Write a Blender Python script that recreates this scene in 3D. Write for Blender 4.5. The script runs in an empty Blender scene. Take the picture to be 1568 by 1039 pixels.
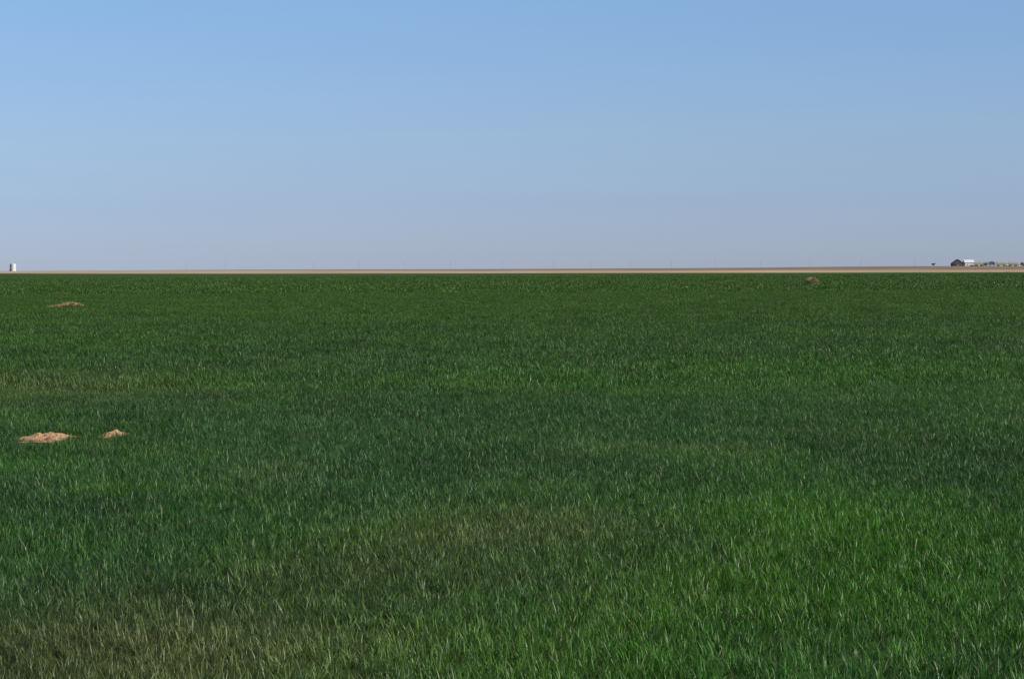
import bpy, math, random
import numpy as np
from mathutils import Vector, Matrix, Euler
random.seed(7); rng=np.random.default_rng(11)
S=bpy.context.scene
S.view_settings.view_transform='Standard'; S.view_settings.look='None'; S.view_settings.exposure=0
FPX=3736.0; EYE=2.6; PITCH=math.radians(1.66); ROLL=math.radians(-0.27)
# ---------------- camera
cd=bpy.data.cameras.new('camera'); cam=bpy.data.objects.new('camera',cd); S.collection.objects.link(cam)
cd.lens=36*FPX/1568; cd.sensor_width=36; cd.clip_start=0.1; cd.clip_end=60000
M=Matrix.Rotation(math.pi/2-PITCH,4,'X')@Matrix.Rotation(ROLL,4,'Z')
cam.matrix_world=Matrix.Translation((0,0,EYE))@M
S.camera=cam
def ray(px,py):
    v=Vector(((px-784)/FPX,-(py-519.5)/FPX,-1)); return M.to_3x3()@v
def at_z(px,py,z=0):
    d=ray(px,py); t=(z-EYE)/d.z; return Vector((d.x*t,d.y*t,z))
def at_y(px,y):
    d=ray(px,412); return d.x/d.y*y
# ---------------- noise
def vnoise(x,y,seed=0):
    xi=np.floor(x).astype(np.int64); yi=np.floor(y).astype(np.int64); fx=x-xi; fy=y-yi
    fx=fx*fx*(3-2*fx); fy=fy*fy*(3-2*fy)
    def h(a,b):
        n=(a*374761393+b*668265263+seed*1274126177)&0x7fffffff
        n=((n^(n>>13))*1274126177)&0x7fffffff
        n=(n^(n>>16))&0xffffff
        return n/float(0xffffff)
    return (h(xi,yi)*(1-fx)+h(xi+1,yi)*fx)*(1-fy)+(h(xi,yi+1)*(1-fx)+h(xi+1,yi+1)*fx)*fy
def fbm(x,y,seed=0,o=3):
    s=0;a=0.5;t=0
    for i in range(o):
        s=s+a*vnoise(x*2**i,y*2**i,seed+i*17); t+=a; a*=0.5
    return s/t
# ---------------- materials
def mat(name):
    m=bpy.data.materials.new(name); m.use_nodes=True; return m,m.node_tree.nodes,m.node_tree.links
def simple(name,col,rough=0.6,var=0.25,scale=3.0,metal=0.0):
    m,n,l=mat(name); b=n['Principled BSDF']; b.inputs['Roughness'].default_value=rough; b.inputs['Metallic'].default_value=metal
    tc=n.new('ShaderNodeTexCoord'); nz=n.new('ShaderNodeTexNoise'); nz.inputs['Scale'].default_value=scale; nz.inputs['Detail'].default_value=5
    l.new(tc.outputs['Object'],nz.inputs['Vector'])
    r=n.new('ShaderNodeValToRGB'); c=np.array(col)
    r.color_ramp.elements[0].position=.3; r.color_ramp.elements[1].position=.7
    r.color_ramp.elements[0].color=(*(c*(1-var)),1); r.color_ramp.elements[1].color=(*(c*(1+var)),1)
    l.new(nz.outputs['Fac'],r.inputs['Fac']); l.new(r.outputs['Color'],b.inputs['Base Color']); return m
# wheat leaf
wm,n,l=mat('wheat_leaf')
n.remove(n['Principled BSDF']); out=n['Material Output']
ti=n.new('ShaderNodeAttribute'); ti.attribute_type='INSTANCER'; ti.attribute_name='tint'
rn=n.new('ShaderNodeAttribute'); rn.attribute_name='rnd'
pw=n.new('ShaderNodeMath'); pw.operation='POWER'; pw.inputs[1].default_value=2.0; l.new(rn.outputs['Fac'],pw.inputs[0])
mp=n.new('ShaderNodeMapRange'); mp.inputs['To Min'].default_value=0.66; mp.inputs['To Max'].default_value=2.1
l.new(pw.outputs[0],mp.inputs['Value'])
mul=n.new('ShaderNodeVectorMath'); mul.operation='SCALE'; l.new(ti.outputs['Color'],mul.inputs[0]); l.new(mp.outputs['Result'],mul.inputs['Scale'])
gt=n.new('ShaderNodeMath'); gt.operation='GREATER_THAN'; gt.inputs[1].default_value=0.96; l.new(rn.outputs['Fac'],gt.inputs[0])
mx=n.new('ShaderNodeMix'); mx.data_type='RGBA'; l.new(gt.outputs[0],mx.inputs['Factor']); l.new(mul.outputs[0],mx.inputs['A']); mx.inputs['B'].default_value=(0.27,0.32,0.16,1)
pb=n.new('ShaderNodeBsdfPrincipled'); pb.inputs['Roughness'].default_value=0.40; pb.inputs['Specular IOR Level'].default_value=0.27
l.new(mx.outputs['Result'],pb.inputs['Base Color'])
tr=n.new('ShaderNodeBsdfTranslucent'); l.new(mx.outputs['Result'],tr.inputs['Color'])
ms=n.new('ShaderNodeMixShader'); ms.inputs[0].default_value=0.33; l.new(pb.outputs[0],ms.inputs[1]); l.new(tr.outputs[0],ms.inputs[2]); l.new(ms.outputs[0],out.inputs['Surface'])
# ---------------- grass clump library
lib=bpy.data.collections.new('wheat_clumps')
def clump(name,nb,rad,w0,L0,L1,gauss=True,erect=0.0):
    V=[];F=[];R=[]
    for b in range(nb):
        if gauss: r=abs(random.gauss(0,rad*0.62))
        else: r=rad*math.sqrt(random.random())
        a=random.uniform(0,6.283); bx=r*math.cos(a); by=r*math.sin(a)
        az=random.uniform(0,6.283); L=random.uniform(L0,L1); w=w0*random.uniform(.6,1.2)
        th=math.radians(random.uniform(3,42)); bend=math.radians(random.uniform(10,110))*(1-erect)
        tw=random.uniform(-1.3,1.3); rv=random.random(); ns=4; x=bx;y=by;z=-0.02; base=len(V)
        for s in range(ns+1):
            t=s/ns; ww=w*(0.7+0.6*t if t<.5 else 1.0)*(1-t**3)*0.5
            sa=az+math.pi/2+tw*t
            dx=math.cos(sa)*ww; dy=math.sin(sa)*ww
            if s<ns:
                V.append((x-dx,y-dy,z)); V.append((x+dx,y+dy,z+ww*.3)); R+=[rv,rv]
            else: V.append((x,y,z)); R.append(rv)
            ang=th+bend*t*t
            st=L/ns; x+=math.sin(ang)*math.cos(az)*st; y+=math.sin(ang)*math.sin(az)*st; z+=math.cos(ang)*st
        for s in range(ns-1):
            i=base+2*s; F.append((i,i+1,i+3,i+2))
        i=base+2*(ns-1); F.append((i,i+1,i+2))
    me=bpy.data.meshes.new(name); me.from_pydata(V,[],F); me.materials.append(wm)
    at=me.attributes.new('rnd','FLOAT','POINT'); at.data.foreach_set('value',R)
    for p in me.polygons: p.use_smooth=True
    o=bpy.data.objects.new(name,me); lib.objects.link(o)
for i in range(8): clump(f'a_clump_{i}',96,0.20,0.0072,0.075,0.18)
for i in range(6): clump(f'b_clump_{i}',560,0.95,0.013,0.11,0.22,False)
for i in range(5): clump(f'c_clump_{i}',700,3.2,0.05,0.15,0.26,False)
# ---------------- mounds
mounds=[(at_z(76,669,0.03),0.44,0.06),(at_z(177,664,0.03),0.22,0.05)]
# ---------------- scatter
hw=784/FPX
def scatter(y0,y1,dens,margin):
    s=1/math.sqrt(dens); W=hw*y1+margin
    X,Y=np.meshgrid(np.arange(-W,W,s),np.arange(y0,y1,s)); x=X.ravel(); y=Y.ravel()
    x=x+rng.uniform(-.55,.55,len(x))*s; y=y+rng.uniform(-.55,.55,len(y))*s
    m=np.abs(x)<hw*y+margin
    return x[m],y[m]
def tint(x,y):
    dull=np.array([0.128,0.145,0.046]); blue=np.array([0.042,0.106,0.024]); bri=np.array([0.063,0.185,0.010]); far=np.array([0.060,0.128,0.011])
    def blob(px,py,rx,ry):
        p=at_z(px,py,.2); return np.exp(-(((x-p.x)/rx)**2+((y-p.y)/ry)**2))
    n1=fbm(x/7+3,y/11,1); n2=fbm(x/1.6,y/2.6+9,5); n3=fbm(x/3,y/5+4,9)
    b=np.clip((n1-0.42)*2.0+(n2-.5)*1.8,0,1)*0.5
    b=b+0.8*blob(1330,800,2.3,5)+0.4*blob(1250,555,9,7)+0.3*blob(1500,600,6,14)+.35*blob(1000,970,2.4,3)
    b=np.clip(b,0,1)
    d=np.clip((n3-0.5)*2.0+(n2-.55)*1.2,0,1)*0.35
    d=d+0.75*blob(180,960,2.0,2.8)*(0.5+n2)+0.6*blob(800,785,1.5,2.2)*(.5+n2)+.4*blob(40,585,4,8)+.3*blob(600,840,1.4,1.5)
    d=np.clip(d,0,1)
    c=blue[None]*(1-b[:,None])+bri[None]*b[:,None]
    c=c*(1-d[:,None])+dull[None]*d[:,None]
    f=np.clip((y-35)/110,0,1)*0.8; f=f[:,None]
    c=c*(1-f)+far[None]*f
    v=(0.70+0.6*fbm(x/1.1,y/1.8,23))*(0.86+.28*fbm(x/6,y/9,67))*(1+.18*np.clip((20-y)/6,0,1))  # last factor brightens the nearest wheat colour to offset its heavy shade
    return c*v[:,None],d
P=[];SC=[];RO=[];ID=[];TI=[]
def add(x,y,z,sc,idx):
    t,d=tint(x,y); sc=sc*(1-0.15*d)
    P.append(np.stack([x,y,z],1)); SC.append(sc); ID.append(idx)
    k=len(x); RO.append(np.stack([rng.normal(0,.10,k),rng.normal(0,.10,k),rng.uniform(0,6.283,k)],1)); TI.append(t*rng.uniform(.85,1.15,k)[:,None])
x,y=scatter(9,52,20,3.0)
keep=np.ones(len(x),bool); sc=0.74+0.45*fbm(x/.7,y/.7,41)+rng.uniform(0,.2,len(x))
for c,r,h in mounds:
    dd=np.hypot((x-c.x)/1.0,(y-c.y)/1.5); inside=dd<r*(.75+.6*fbm(x*5,y*5,88))
    keep&=~inside
    fr=np.exp(-(((x-c.x)/(r*1.0))**4+((y-c.y+.9)/1.2)**4)); sc=sc*(1-.62*fr)
g=at_z(253,660,.1); keep&=np.hypot(x-g.x,(y-g.y)/2)>0.13
x,y,sc=x[keep],y[keep],sc[keep]
add(x,y,np.zeros(len(x)),sc,rng.integers(0,8,len(x)))
# rank tufts round the bare soil
tx=[];ty=[];ts=[]
for px,py,k,r,s in ((126,668,5,.09,1.35),(150,645,8,.18,1.6),(20,668,7,.22,1.4),(235,655,6,.2,1.5),(60,643,12,.4,1.5),(212,660,4,.1,1.35),(110,644,8,.22,1.6),(185,646,6,.18,1.55)):
    p=at_z(px,py,0)
    for q in range(k): tx.append(p.x+random.gauss(0,r)); ty.append(p.y+random.gauss(0,r*1.3)); ts.append(s*random.uniform(.85,1.15))
for c,r,h in mounds:   # stray seedlings on the soil
    for q in range(int(16*r/.44)):
        a=random.uniform(0,6.283); rr=r*random.uniform(.3,1.05); tx.append(c.x+rr*math.cos(a)); ty.append(c.y+rr*1.4*math.sin(a)); ts.append(random.uniform(.28,.6))
add(np.array(tx),np.array(ty),np.zeros(len(tx)),np.array(ts),rng.integers(0,8,len(tx))); TI[-1]=TI[-1]*np.array([.85,.9,.7])
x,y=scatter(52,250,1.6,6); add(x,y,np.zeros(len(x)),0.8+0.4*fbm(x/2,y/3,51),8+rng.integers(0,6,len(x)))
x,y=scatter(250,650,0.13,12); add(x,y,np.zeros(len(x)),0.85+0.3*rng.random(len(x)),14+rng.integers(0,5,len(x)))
P=np.concatenate(P);SC=np.concatenate(SC);RO=np.concatenate(RO);ID=np.concatenate(ID);TI=np.concatenate(TI)
print('instances',len(P))
me=bpy.data.meshes.new('wheat_field'); me.vertices.add(len(P)); me.vertices.foreach_set('co',P.astype(np.float32).ravel())
a=me.attributes.new('sc','FLOAT','POINT'); a.data.foreach_set('value',SC.astype(np.float32))
a=me.attributes.new('idx','INT','POINT'); a.data.foreach_set('value',ID.astype(np.int32))
a=me.attributes.new('rot','FLOAT_VECTOR','POINT'); a.data.foreach_set('vector',RO.astype(np.float32).ravel())
a=me.attributes.new('tint','FLOAT_COLOR','POINT'); a.data.foreach_set('color',np.concatenate([TI,np.ones((len(P),1))],1).astype(np.float32).ravel())
wf=bpy.data.objects.new('wheat_field',me); S.collection.objects.link(wf)
ng=bpy.data.node_groups.new('scatter','GeometryNodeTree')
ng.interface.new_socket('Geometry',in_out='INPUT',socket_type='NodeSocketGeometry'); ng.interface.new_socket('Geometry',in_out='OUTPUT',socket_type='NodeSocketGeometry')
N=ng.nodes; L=ng.links
gi=N.new('NodeGroupInput'); go=N.new('NodeGroupOutput'); ip=N.new('GeometryNodeInstanceOnPoints'); ci=N.new('GeometryNodeCollectionInfo')
ci.inputs['Collection'].default_value=lib; ci.inputs['Separate Children'].default_value=True; ci.inputs['Reset Children'].default_value=True
def na(nm,ty):
    q=N.new('GeometryNodeInputNamedAttribute'); q.data_type=ty; q.inputs['Name'].default_value=nm; return q.outputs['Attribute']
L.new(gi.outputs[0],ip.inputs['Points']); L.new(ci.outputs[0],ip.inputs['Instance']); ip.inputs['Pick Instance'].default_value=True
L.new(na('idx','INT'),ip.inputs['Instance Index']); L.new(na('sc','FLOAT'),ip.inputs['Scale'])
er=N.new('FunctionNodeEulerToRotation'); L.new(na('rot','FLOAT_VECTOR'),er.inputs[0]); L.new(er.outputs[0],ip.inputs['Rotation'])
L.new(ip.outputs[0],go.inputs[0])
md=wf.modifiers.new('scatter','NODES'); md.node_group=ng
# ---------------- ground
def far_h(x,y):
    s=np.clip((y-1500)/1700,0,1); s=s*s*(3-2*s)
    d=np.clip((y-3400)/2000,0,1)
    return s*(2.6+1.3*(fbm(x/500+7,y/3000,77,3)-.5)*2)*(1-d)-d*3
ys=np.concatenate([[-400,-50],np.linspace(0,100,12),np.geomspace(130,9000,70)]); xs=np.concatenate([[-9000,-5000,-3000,-2000],np.linspace(-1400,1400,200),[2000,3000,5000,9000]])
X,Y=np.meshgrid(xs,ys); Z=far_h(X.ravel(),Y.ravel())
nx=len(xs); V=np.stack([X.ravel(),Y.ravel(),Z],1); F=[(j*nx+i,j*nx+i+1,(j+1)*nx+i+1,(j+1)*nx+i) for j in range(len(ys)-1) for i in range(nx-1)]
me=bpy.data.meshes.new('ground'); me.from_pydata(V.tolist(),[],F)
for p in me.polygons: p.use_smooth=True
gm,n,l=mat('ground'); b=n['Principled BSDF']; b.inputs['Roughness'].default_value=.95; b.inputs['Specular IOR Level'].default_value=.1
geo=n.new('ShaderNodeNewGeometry'); sep=n.new('ShaderNodeSeparateXYZ'); l.new(geo.outputs['Position'],sep.inputs[0])
def noise(sc,det=4,vec=None,st=(1,1,1)):
    mpn=n.new('ShaderNodeMapping'); mpn.inputs['Scale'].default_value=st; l.new(geo.outputs['Position'],mpn.inputs[0])
    q=n.new('ShaderNodeTexNoise'); q.inputs['Scale'].default_value=sc; q.inputs['Detail'].default_value=det; l.new(mpn.outputs[0],q.inputs['Vector']); return q.outputs['Fac']
def ramp(f,c0,c1,p0=.35,p1=.65):
    r=n.new('ShaderNodeValToRGB'); r.color_ramp.elements[0].position=p0; r.color_ramp.elements[1].position=p1
    r.color_ramp.elements[0].color=(*c0,1); r.color_ramp.elements[1].color=(*c1,1); l.new(f,r.inputs['Fac']); return r.outputs['Color']
def mapr(v,a,bb):
    q=n.new('ShaderNodeMapRange'); q.inputs['From Min'].default_value=a; q.inputs['From Max'].default_value=bb; l.new(v,q.inputs['Value']); return q.outputs['Result']
def mixc(f,A,B):
    q=n.new('ShaderNodeMix'); q.data_type='RGBA'; l.new(f,q.inputs['Factor']); l.new(A,q.inputs['A']); l.new(B,q.inputs['B']); return q.outputs['Result']
soil=ramp(noise(6),(0.032,0.040,0.012),(0.055,0.062,0.020))
green=ramp(noise(0.25,6,st=(1,.35,1)),(0.026,0.060,0.006),(0.045,0.092,0.009))
stub=ramp(noise(0.01,5,st=(1,.25,1)),(0.38,0.265,0.145),(0.52,0.385,0.23))
brown=ramp(noise(0.012,5,st=(1,.3,1)),(0.19,0.125,0.075),(0.30,0.20,0.12))
c=mixc(mapr(sep.outputs['Y'],40,250),soil,green)
# edge line
ma=n.new('ShaderNodeMath'); ma.operation='MULTIPLY_ADD'; ma.inputs[1].default_value=1.474; l.new(sep.outputs['X'],ma.inputs[0]); l.new(sep.outputs['Y'],ma.inputs[2])
nn=noise(0.02,3); ad=n.new('ShaderNodeMath'); ad.operation='MULTIPLY_ADD'; ad.inputs[1].default_value=60; l.new(nn,ad.inputs[0]); l.new(ma.outputs[0],ad.inputs[2])
c=mixc(mapr(ad.outputs[0],1415,1470),c,stub)
c=mixc(mapr(ad.outputs[0],2000,2500),c,brown)
l.new(c,b.inputs['Base Color'])
me.materials.append(gm); go_=bpy.data.objects.new('ground',me); S.collection.objects.link(go_)
# ---------------- soil mounds
sm=simple('bare_soil',(0.42,0.25,0.125),.95,.4,12)
for c,r,h in mounds:
    V=[];F=[];R=30;A=60
    for i in range(R+1):
        for j in range(A):
            a=j/A*6.283; q=i/R; rr=r*q*1.3*(1+.18*math.sin(3*a+r*9)+.1*math.sin(5*a))
            xx=c.x+rr*math.cos(a); yy=c.y+rr*math.sin(a)*1.6
            nzv=float(fbm(np.array([xx*12]),np.array([yy*12]),3,4)[0])
            zz=h*(math.cos(min(q,1)*math.pi)*.5+.5)+(nzv-.4)*.14*(1-q)-(.02 if i==R else 0)
            V.append((xx,yy,zz+.006))
    F=[(i*A+j,i*A+(j+1)%A,(i+1)*A+(j+1)%A,(i+1)*A+j) for i in range(R) for j in range(A)]
    for k in range(160):
        a=random.uniform(0,6.283); q=random.random(); cx=c.x+r*q*math.cos(a); cy=c.y+r*q*1.5*math.sin(a); cz=h*(math.cos(q*.83*math.pi)*.5+.5)+.008; s=random.uniform(.008,.04)
        b0=len(V)
        for dx,dy,dz in ((1,0,0),(-1,0,0),(0,1,0),(0,-1,0),(0,0,1),(0,0,-1)):
            q2=s*random.uniform(.6,1.2); V.append((cx+dx*q2,cy+dy*q2,cz+dz*q2*.7))
        F+=[(b0+p,b0+q_,b0+r_) for p,q_,r_ in ((0,2,4),(2,1,4),(1,3,4),(3,0,4),(2,0,5),(1,2,5),(3,1,5),(0,3,5))]
    me=bpy.data.meshes.new('soil_mound'); me.from_pydata(V,[],F); me.materials.append(sm)
    S.collection.objects.link(bpy.data.objects.new('soil_mound',me))
# ---------------- tumbleweeds (tangle of curved twigs)
tm=simple('dry_twig',(0.38,0.28,0.14),.9,.3,3)
def tumble(px,py,w,h,nt,balls,tw):
    c=at_z(px,py,.12); V=[];F=[]
    for k in range(nt):
        bx,bz,br=random.choice(balls)
        u=random.gauss(0,1),random.gauss(0,1),random.gauss(0,1); m=math.sqrt(sum(q*q for q in u)) or 1
        e=br*random.uniform(.75,1.05); pts=[]
        axis=Vector(u)/m; side=axis.orthogonal().normalized(); side.rotate(Matrix.Rotation(random.uniform(0,6.28),3,axis))
        for s in range(5):
            t=s/4; v=(axis*(1-t*.4)+side*t*.9)*e*(.25+.75*t)
            pts.append(Vector((c.x+(bx+v.x)*w,c.y+v.y*w,0.05+max(0,(bz+v.z*.9))*h)))
        b0=len(V); o=Vector((random.uniform(-1,1),random.uniform(-.5,.5),random.uniform(-1,1))).normalized()*tw
        for p in pts: V.append(tuple(p-o)); V.append(tuple(p+o))
        F+=[(b0+2*s,b0+2*s+1,b0+2*s+3,b0+2*s+2) for s in range(4)]
    me=bpy.data.meshes.new('tumbleweed'); me.from_pydata(V,[],F); me.materials.append(tm)
    S.collection.objects.link(bpy.data.objects.new('tumbleweed',me))
tumble(1243,438,2.4,1.5,2000,[(-.2,.3,.28),(.2,.35,.3),(0,.55,.32),(0,.45,.35)],.022)
tumble(101,471,2.4,0.65,800,[(-.35,.2,.2),(-.1,.3,.22),(.12,.5,.27),(.3,.4,.2)],.010)
# ---------------- helpers for far objects
def box(V,F,M_,x0,x1,y0,y1,z0,z1,mi):
    b=len(V); V+=[(x0,y0,z0),(x1,y0,z0),(x1,y1,z0),(x0,y1,z0),(x0,y0,z1),(x1,y0,z1),(x1,y1,z1),(x0,y1,z1)]
    F+=[(b,b+3,b+2,b+1),(b+4,b+5,b+6,b+7),(b,b+1,b+5,b+4),(b+1,b+2,b+6,b+5),(b+2,b+3,b+7,b+6),(b+3,b,b+4,b+7)]; M_+=[mi]*6
def cyl(V,F,M_,x,y,z0,z1,r0,r1,mi,n_=24,axis='z',cap=True):
    b=len(V)
    for z,r in ((z0,r0),(z1,r1)):
        for i in range(n_):
            a=i/n_*6.28318; p=(r*math.cos(a),r*math.sin(a))
            V.append((x+p[0],y+p[1],z) if axis=='z' else ((x+p[0],z,y+p[1])))
    for i in range(n_): F.append((b+i,b+(i+1)%n_,b+n_+(i+1)%n_,b+n_+i)); M_.append(mi)
    if cap: F.append(tuple(b+n_+i for i in range(n_))); M_.append(mi); F.append(tuple(b+n_-1-i for i in range(n_))); M_.append(mi)
def obj(name,V,F,M_,mats,loc=(0,0,0),rz=0,parent=None,sc=1.0):
    me=bpy.data.meshes.new(name); me.from_pydata(V,[],F)
    for m in mats: me.materials.append(m)
    me.polygons.foreach_set('material_index',M_); o=bpy.data.objects.new(name,me); S.collection.objects.link(o)
    o.location=loc; o.rotation_euler=(0,0,rz); o.scale=(sc,sc,sc)
    if parent: o.parent=parent
    return o
def gz(x,y): return float(far_h(np.array([x]),np.array([float(y)]))[0])
white=simple('white_paint',(0.72,0.72,0.70),.5,.06); tan=simple('tan_paint',(0.35,0.30,0.24),.6,.1); dark=simple('dark_roof',(0.030,0.031,0.035),.7,.2)
greyw=simple('weathered_siding',(0.09,0.08,0.075),.8,.2)
yel=simple('yellow_paint',(0.52,0.47,0.17),.5,.15); rub=simple('rubber',(0.02,0.02,0.02),.8,.1); gls=simple('window_glass',(0.03,0.04,0.05),.1,.1); gal=simple('galvanised',(0.5,0.5,0.5),.4,.1,metal=.3)
hazed_wood=simple('pole_wood_hazed',(0.36,0.34,0.33),.9,.2)  # wood lightened to pale grey: distance haze put into the colour
YD=3000
# tank
x=at_y(20.5,YD); V=[];F=[];M_=[]
cyl(V,F,M_,0,0,0,9.0,3.1,3.1,0,40); cyl(V,F,M_,0,0,9.0,9.6,3.25,.5,0,40)
for z in (2.1,4.3,6.5): cyl(V,F,M_,0,0,z,z+.15,3.16,3.16,1,40)
cyl(V,F,M_,0,0,9.6,10.0,.5,.5,1,12)
box(V,F,M_,-4.3,-3.3,-.9,-.8,0,9.6,1); box(V,F,M_,-4.3,-3.3,.8,.9,0,9.6,1)
for k in range(18): box(V,F,M_,-4.25,-3.35,-.8,.8,.4+k*.5,.46+k*.5,1)
box(V,F,M_,-4.6,-3.2,-1.3,-.95,0,2.2,2)
obj('storage_tank',V,F,M_,[white,tan,dark],(x,YD,gz(x,YD)-.3))
# farm buildings
def building(name,px0,px1,y,hw_,hr,wallm,roofm,depth=10,rz=0,gable_x=False):
    x0=at_y(px0,y); x1=at_y(px1,y); w=x1-x0; cx=(x0+x1)/2
    root=bpy.data.objects.new(name,None); S.collection.objects.link(root); root.location=(cx,y,gz(cx,y)-.2); root.rotation_euler=(0,0,rz)
    V=[];F=[];M_=[]; box(V,F,M_,-w/2,w/2,-depth/2,depth/2,0,hw_,0)
    b=len(V)
    if gable_x: # gable faces camera
        V+=[(-w/2,-depth/2,hw_),(w/2,-depth/2,hw_),(0,-depth/2,hr),(-w/2,depth/2,hw_),(w/2,depth/2,hw_),(0,depth/2,hr)]; F+=[(b,b+1,b+2),(b+5,b+4,b+3)]; M_+=[0,0]
    else:
        V+=[(-w/2,-depth/2,hw_),(-w/2,depth/2,hw_),(-w/2,0,hr),(w/2,-depth/2,hw_),(w/2,depth/2,hw_),(w/2,0,hr)]; F+=[(b+2,b+1,b),(b+3,b+4,b+5)]; M_+=[0,0]
    obj('walls',V,F,M_,[wallm],parent=root)
    V=[];o=.5;t=.15
    if gable_x:
        s=(hr-hw_)/(w/2); e=w/2+o; V=[(-e,-depth/2-o,hw_-s*o+.02),(0,-depth/2-o,hr+.02),(e,-depth/2-o,hw_-s*o+.02),(-e,depth/2+o,hw_-s*o+.02),(0,depth/2+o,hr+.02),(e,depth/2+o,hw_-s*o+.02)]
    else:
        s=(hr-hw_)/(depth/2); e=depth/2+o; V=[(-w/2-o,-e,hw_-s*o+.02),(-w/2-o,0,hr+.02),(-w/2-o,e,hw_-s*o+.02),(w/2+o,-e,hw_-s*o+.02),(w/2+o,0,hr+.02),(w/2+o,e,hw_-s*o+.02)]
    V2=V+[(a_,b_,c_+t) for a_,b_,c_ in V]
    F=[(0,1,4,3),(1,2,5,4),(9,10,7,6),(10,11,8,7),(0,6,7,1),(1,7,8,2),(3,4,10,9),(4,5,11,10),(0,3,9,6),(2,8,11,5)]
    obj('roof',V2,F,[0]*10,[roofm],parent=root)
    V=[];F=[];M_=[]; k=max(2,int(w/4)); yy=-depth/2
    for i in range(k):
        xx=-w/2+(i+.5)*w/k
        if i==k//2: box(V,F,M_,xx-.6,xx+.6,yy-.04,yy+.02,0,2.1,0)
        else: box(V,F,M_,xx-.6,xx+.6,yy-.04,yy+.02,1.0,2.2,1)
    obj('openings',V,F,M_,[tan,gls],parent=root)
building('farm_house',1457,1474.5,YD,3.4,8.4,greyw,dark,12,0,True)
building('farm_shed',1476,1490,YD+6,4.8,7.8,white,white,14,0)
building('small_shed',1557,1564,YD+30,2.8,4.2,white,gal,8,0)
# yellow hopper trailers / farm truck
def trailer(px,y,Lm,truck=False):
    x=at_y(px,y); V=[];F=[];M_=[]
    b=len(V); V+=[(-Lm/2+1,-1,1.1),(Lm/2-1,-1,1.1),(Lm/2-1,1,1.1),(-Lm/2+1,1,1.1),(-Lm/2,-1.4,2.2),(Lm/2,-1.4,2.2),(Lm/2,1.4,2.2),(-Lm/2,1.4,2.2),(-Lm/2,-1.4,3.9),(Lm/2,-1.4,3.9),(Lm/2,1.4,3.9),(-Lm/2,1.4,3.9)]
    for o_ in (0,4):
        for i in range(4): F.append((b+o_+i,b+o_+(i+1)%4,b+o_+4+(i+1)%4,b+o_+4+i)); M_.append(0)
    F+=[(b+3,b+2,b+1,b),(b+8,b+9,b+10,b+11)]; M_+=[0,0]
    k=int(Lm/1.5)
    for i in range(k): xx=-Lm/2+.3+i*(Lm-.6)/(k-1); box(V,F,M_,xx-.05,xx+.05,-1.47,-1.403,2.2,3.9,1)
    box(V,F,M_,-Lm/2,Lm/2,-.9,.9,.8,1.05,1)
    for xx in (-Lm/2+1,-Lm/2+2.2,Lm/2-2.2,Lm/2-1): 
        cyl(V,F,M_,xx,.5,-1.3,-.95,.5,.5,2,18,'y'); cyl(V,F,M_,xx,.5,.95,1.3,.5,.5,2,18,'y')
    if truck:
        a=Lm/2+.3; box(V,F,M_,a,a+2,-1.1,1.1,.9,3.0,3); box(V,F,M_,a+2,a+3.6,-.9,.9,.9,2.0,3); box(V,F,M_,a+.4,a+1.8,-1.13,-1.103,2.0,2.8,4)
        for xx in (a+.6,a+2.9): cyl(V,F,M_,xx,.5,-1.3,-.95,.5,.5,2,18,'y'); cyl(V,F,M_,xx,.5,.95,1.3,.5,.5,2,18,'y')
    obj('hopper_truck' if truck else 'hopper_trailer',V,F,M_,[yel,gal,rub,white,gls],(x,y,gz(x,y)),sc=1.25)
trailer(1495,YD-5,4.5); trailer(1533,YD,9,True); trailer(1551,YD,8); trailer(1572,YD+4,9); trailer(1503,YD+12,4)
# ---------------- trees / shrubs
bark=simple('bark',(0.12,0.09,0.07),.9); 
def leafm(nm,c): return simple(nm,c,.7,.4,.8)
lf1=leafm('leaves',(0.11,0.125,0.06)); lf2=leafm('leaves_dark',(0.05,0.055,0.04))
def tree(name,px,y,w,h,lm,nl=1800):
    x=at_y(px,y); V=[];F=[];M_=[]
    cyl(V,F,M_,0,0,0,h*.45,.3,.16,0,10)
    for k in range(7):
        a=k*.9; tip=Vector((math.cos(a)*w*.35,math.sin(a)*w*.35,h*random.uniform(.55,.85))); s=Vector((0,0,h*random.uniform(.2,.42))); b=len(V)
        for p,r in ((s,.12),(tip,.03)):
            for q in range(5): V.append((p.x+r*math.cos(q*1.257),p.y+r*math.sin(q*1.257),p.z))
        for q in range(5): F.append((b+q,b+(q+1)%5,b+5+(q+1)%5,b+5+q)); M_.append(0)
    cl=[(random.uniform(-.38,.38)*w,random.uniform(-.3,.3)*w,h*random.uniform(.3,.85),random.uniform(.12,.24)*w) for _ in range(14)]
    for k in range(nl):
        cx,cy,cz,cr=random.choice(cl); u=Vector((random.gauss(0,1),random.gauss(0,1),random.gauss(0,1))).normalized()*cr*random.random()**.33
        p=Vector((cx,cy,cz))+Vector((u.x,u.y,u.z*.8)); p.z=max(p.z,.15)
        a=Vector((random.gauss(0,1),random.gauss(0,1),random.gauss(0,1))).normalized()*.22; bb=a.orthogonal().normalized()*.16
        b=len(V); V+=[tuple(p-a),tuple(p+bb),tuple(p+a),tuple(p-bb)]; F.append((b,b+1,b+2,b+3)); M_.append(1)
    obj(name,V,F,M_,[bark,lm],(x,y,gz(x,y)-.2))
tree('shade_tree',1511,YD-8,10,5.8,lf1); tree('shade_tree',1521,YD+8,10,6.6,lf1); tree('shade_tree',1566,YD-10,6,5.0,lf1)
tree('shrub',1429.5,YD,5,4.2,lf2,900); tree('shrub',1461,YD-10,6,4.0,lf2,900)
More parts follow.
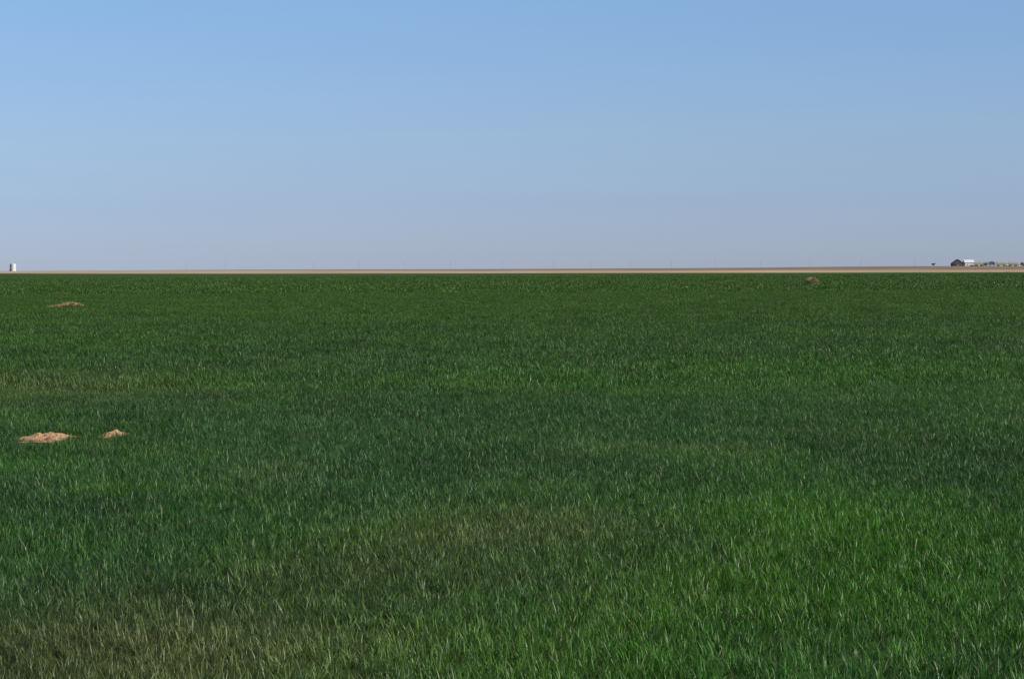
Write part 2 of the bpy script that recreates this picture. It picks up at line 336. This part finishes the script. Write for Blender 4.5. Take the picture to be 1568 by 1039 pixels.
# ---------------- utility poles
YP=3100
def pole(px):
    x=at_y(px,YP); V=[];F=[];M_=[]
    cyl(V,F,M_,0,0,0,9.6,.16,.12,0,10); box(V,F,M_,-1.0,1.0,-.25,-.14,8.8,8.92,0)
    for xx in (-.9,-.4,.4,.9): cyl(V,F,M_,xx,-.18,8.92,9.1,.05,.04,0,8)
    obj('utility_pole',V,F,M_,[hazed_wood],(x,YP,gz(x,YP)-.3))
for px in (285,345,412,480,550,620,690,770,848,905,965,1028,1095,1165,1240,1318,1401,1478): pole(px)
# ---------------- light
SE=math.radians(38); SA=math.radians(118)
w=bpy.data.worlds.new('World'); S.world=w; w.use_nodes=True; n=w.node_tree.nodes; l=w.node_tree.links
bg=n['Background']; bg.inputs['Strength'].default_value=.08
sk=n.new('ShaderNodeTexSky'); sk.sky_type='NISHITA'; sk.sun_disc=False; sk.sun_elevation=SE; sk.sun_rotation=SA; sk.altitude=1000; sk.air_density=1.0; sk.dust_density=0.3; sk.ozone_density=2.5
tc=n.new('ShaderNodeTexCoord'); sp=n.new('ShaderNodeSeparateXYZ'); l.new(tc.outputs['Generated'],sp.inputs[0])
wn=n.new('ShaderNodeTexNoise'); wn.inputs['Scale'].default_value=9; wn.inputs['Detail'].default_value=5
wmp=n.new('ShaderNodeMapping'); wmp.inputs['Scale'].default_value=(1,1,14); l.new(tc.outputs['Generated'],wmp.inputs[0]); l.new(wmp.outputs[0],wn.inputs['Vector'])
m1=n.new('ShaderNodeMath'); m1.operation='MULTIPLY_ADD'; m1.inputs[1].default_value=.010; m1.inputs[2].default_value=-.005; l.new(wn.outputs['Fac'],m1.inputs[0])
m2=n.new('ShaderNodeMath'); m2.operation='ADD'; l.new(sp.outputs['Z'],m2.inputs[0]); l.new(m1.outputs[0],m2.inputs[1])
mr=n.new('ShaderNodeMapRange'); mr.inputs['From Min'].default_value=0; mr.inputs['From Max'].default_value=.22; l.new(m2.outputs[0],mr.inputs['Value'])
r=n.new('ShaderNodeValToRGB'); cr=r.color_ramp; h=.5
st=[(0,(.64,.775,1.30)),(.12,(.68,.81,1.28)),(.25,(.82,.93,1.28)),(.5,(.94,1.11,1.40)),(1,(1,1.12,1.3))]
cr.elements[0].position=0; cr.elements[0].color=(*[q*h for q in st[0][1]],1); cr.elements[1].position=1; cr.elements[1].color=(*[q*h for q in st[4][1]],1)
for p,cc in st[1:4]:
    e=cr.elements.new(p); e.color=(*[q*h for q in cc],1)
l.new(mr.outputs[0],r.inputs['Fac'])
vm=n.new('ShaderNodeVectorMath'); vm.operation='MULTIPLY'; l.new(sk.outputs[0],vm.inputs[0]); l.new(r.outputs['Color'],vm.inputs[1])
vs=n.new('ShaderNodeVectorMath'); vs.operation='SCALE'; vs.inputs['Scale'].default_value=2; l.new(vm.outputs[0],vs.inputs[0]); l.new(vs.outputs[0],bg.inputs['Color'])
sd=bpy.data.lights.new('sun','SUN'); sd.energy=4.6; sd.angle=math.radians(.5); sd.color=(1,.94,.84)
so=bpy.data.objects.new('sun',sd); S.collection.objects.link(so)
dv=Vector((math.sin(SA)*math.cos(SE),math.cos(SA)*math.cos(SE),math.sin(SE)))
so.rotation_euler=dv.to_track_quat('Z','Y').to_euler()
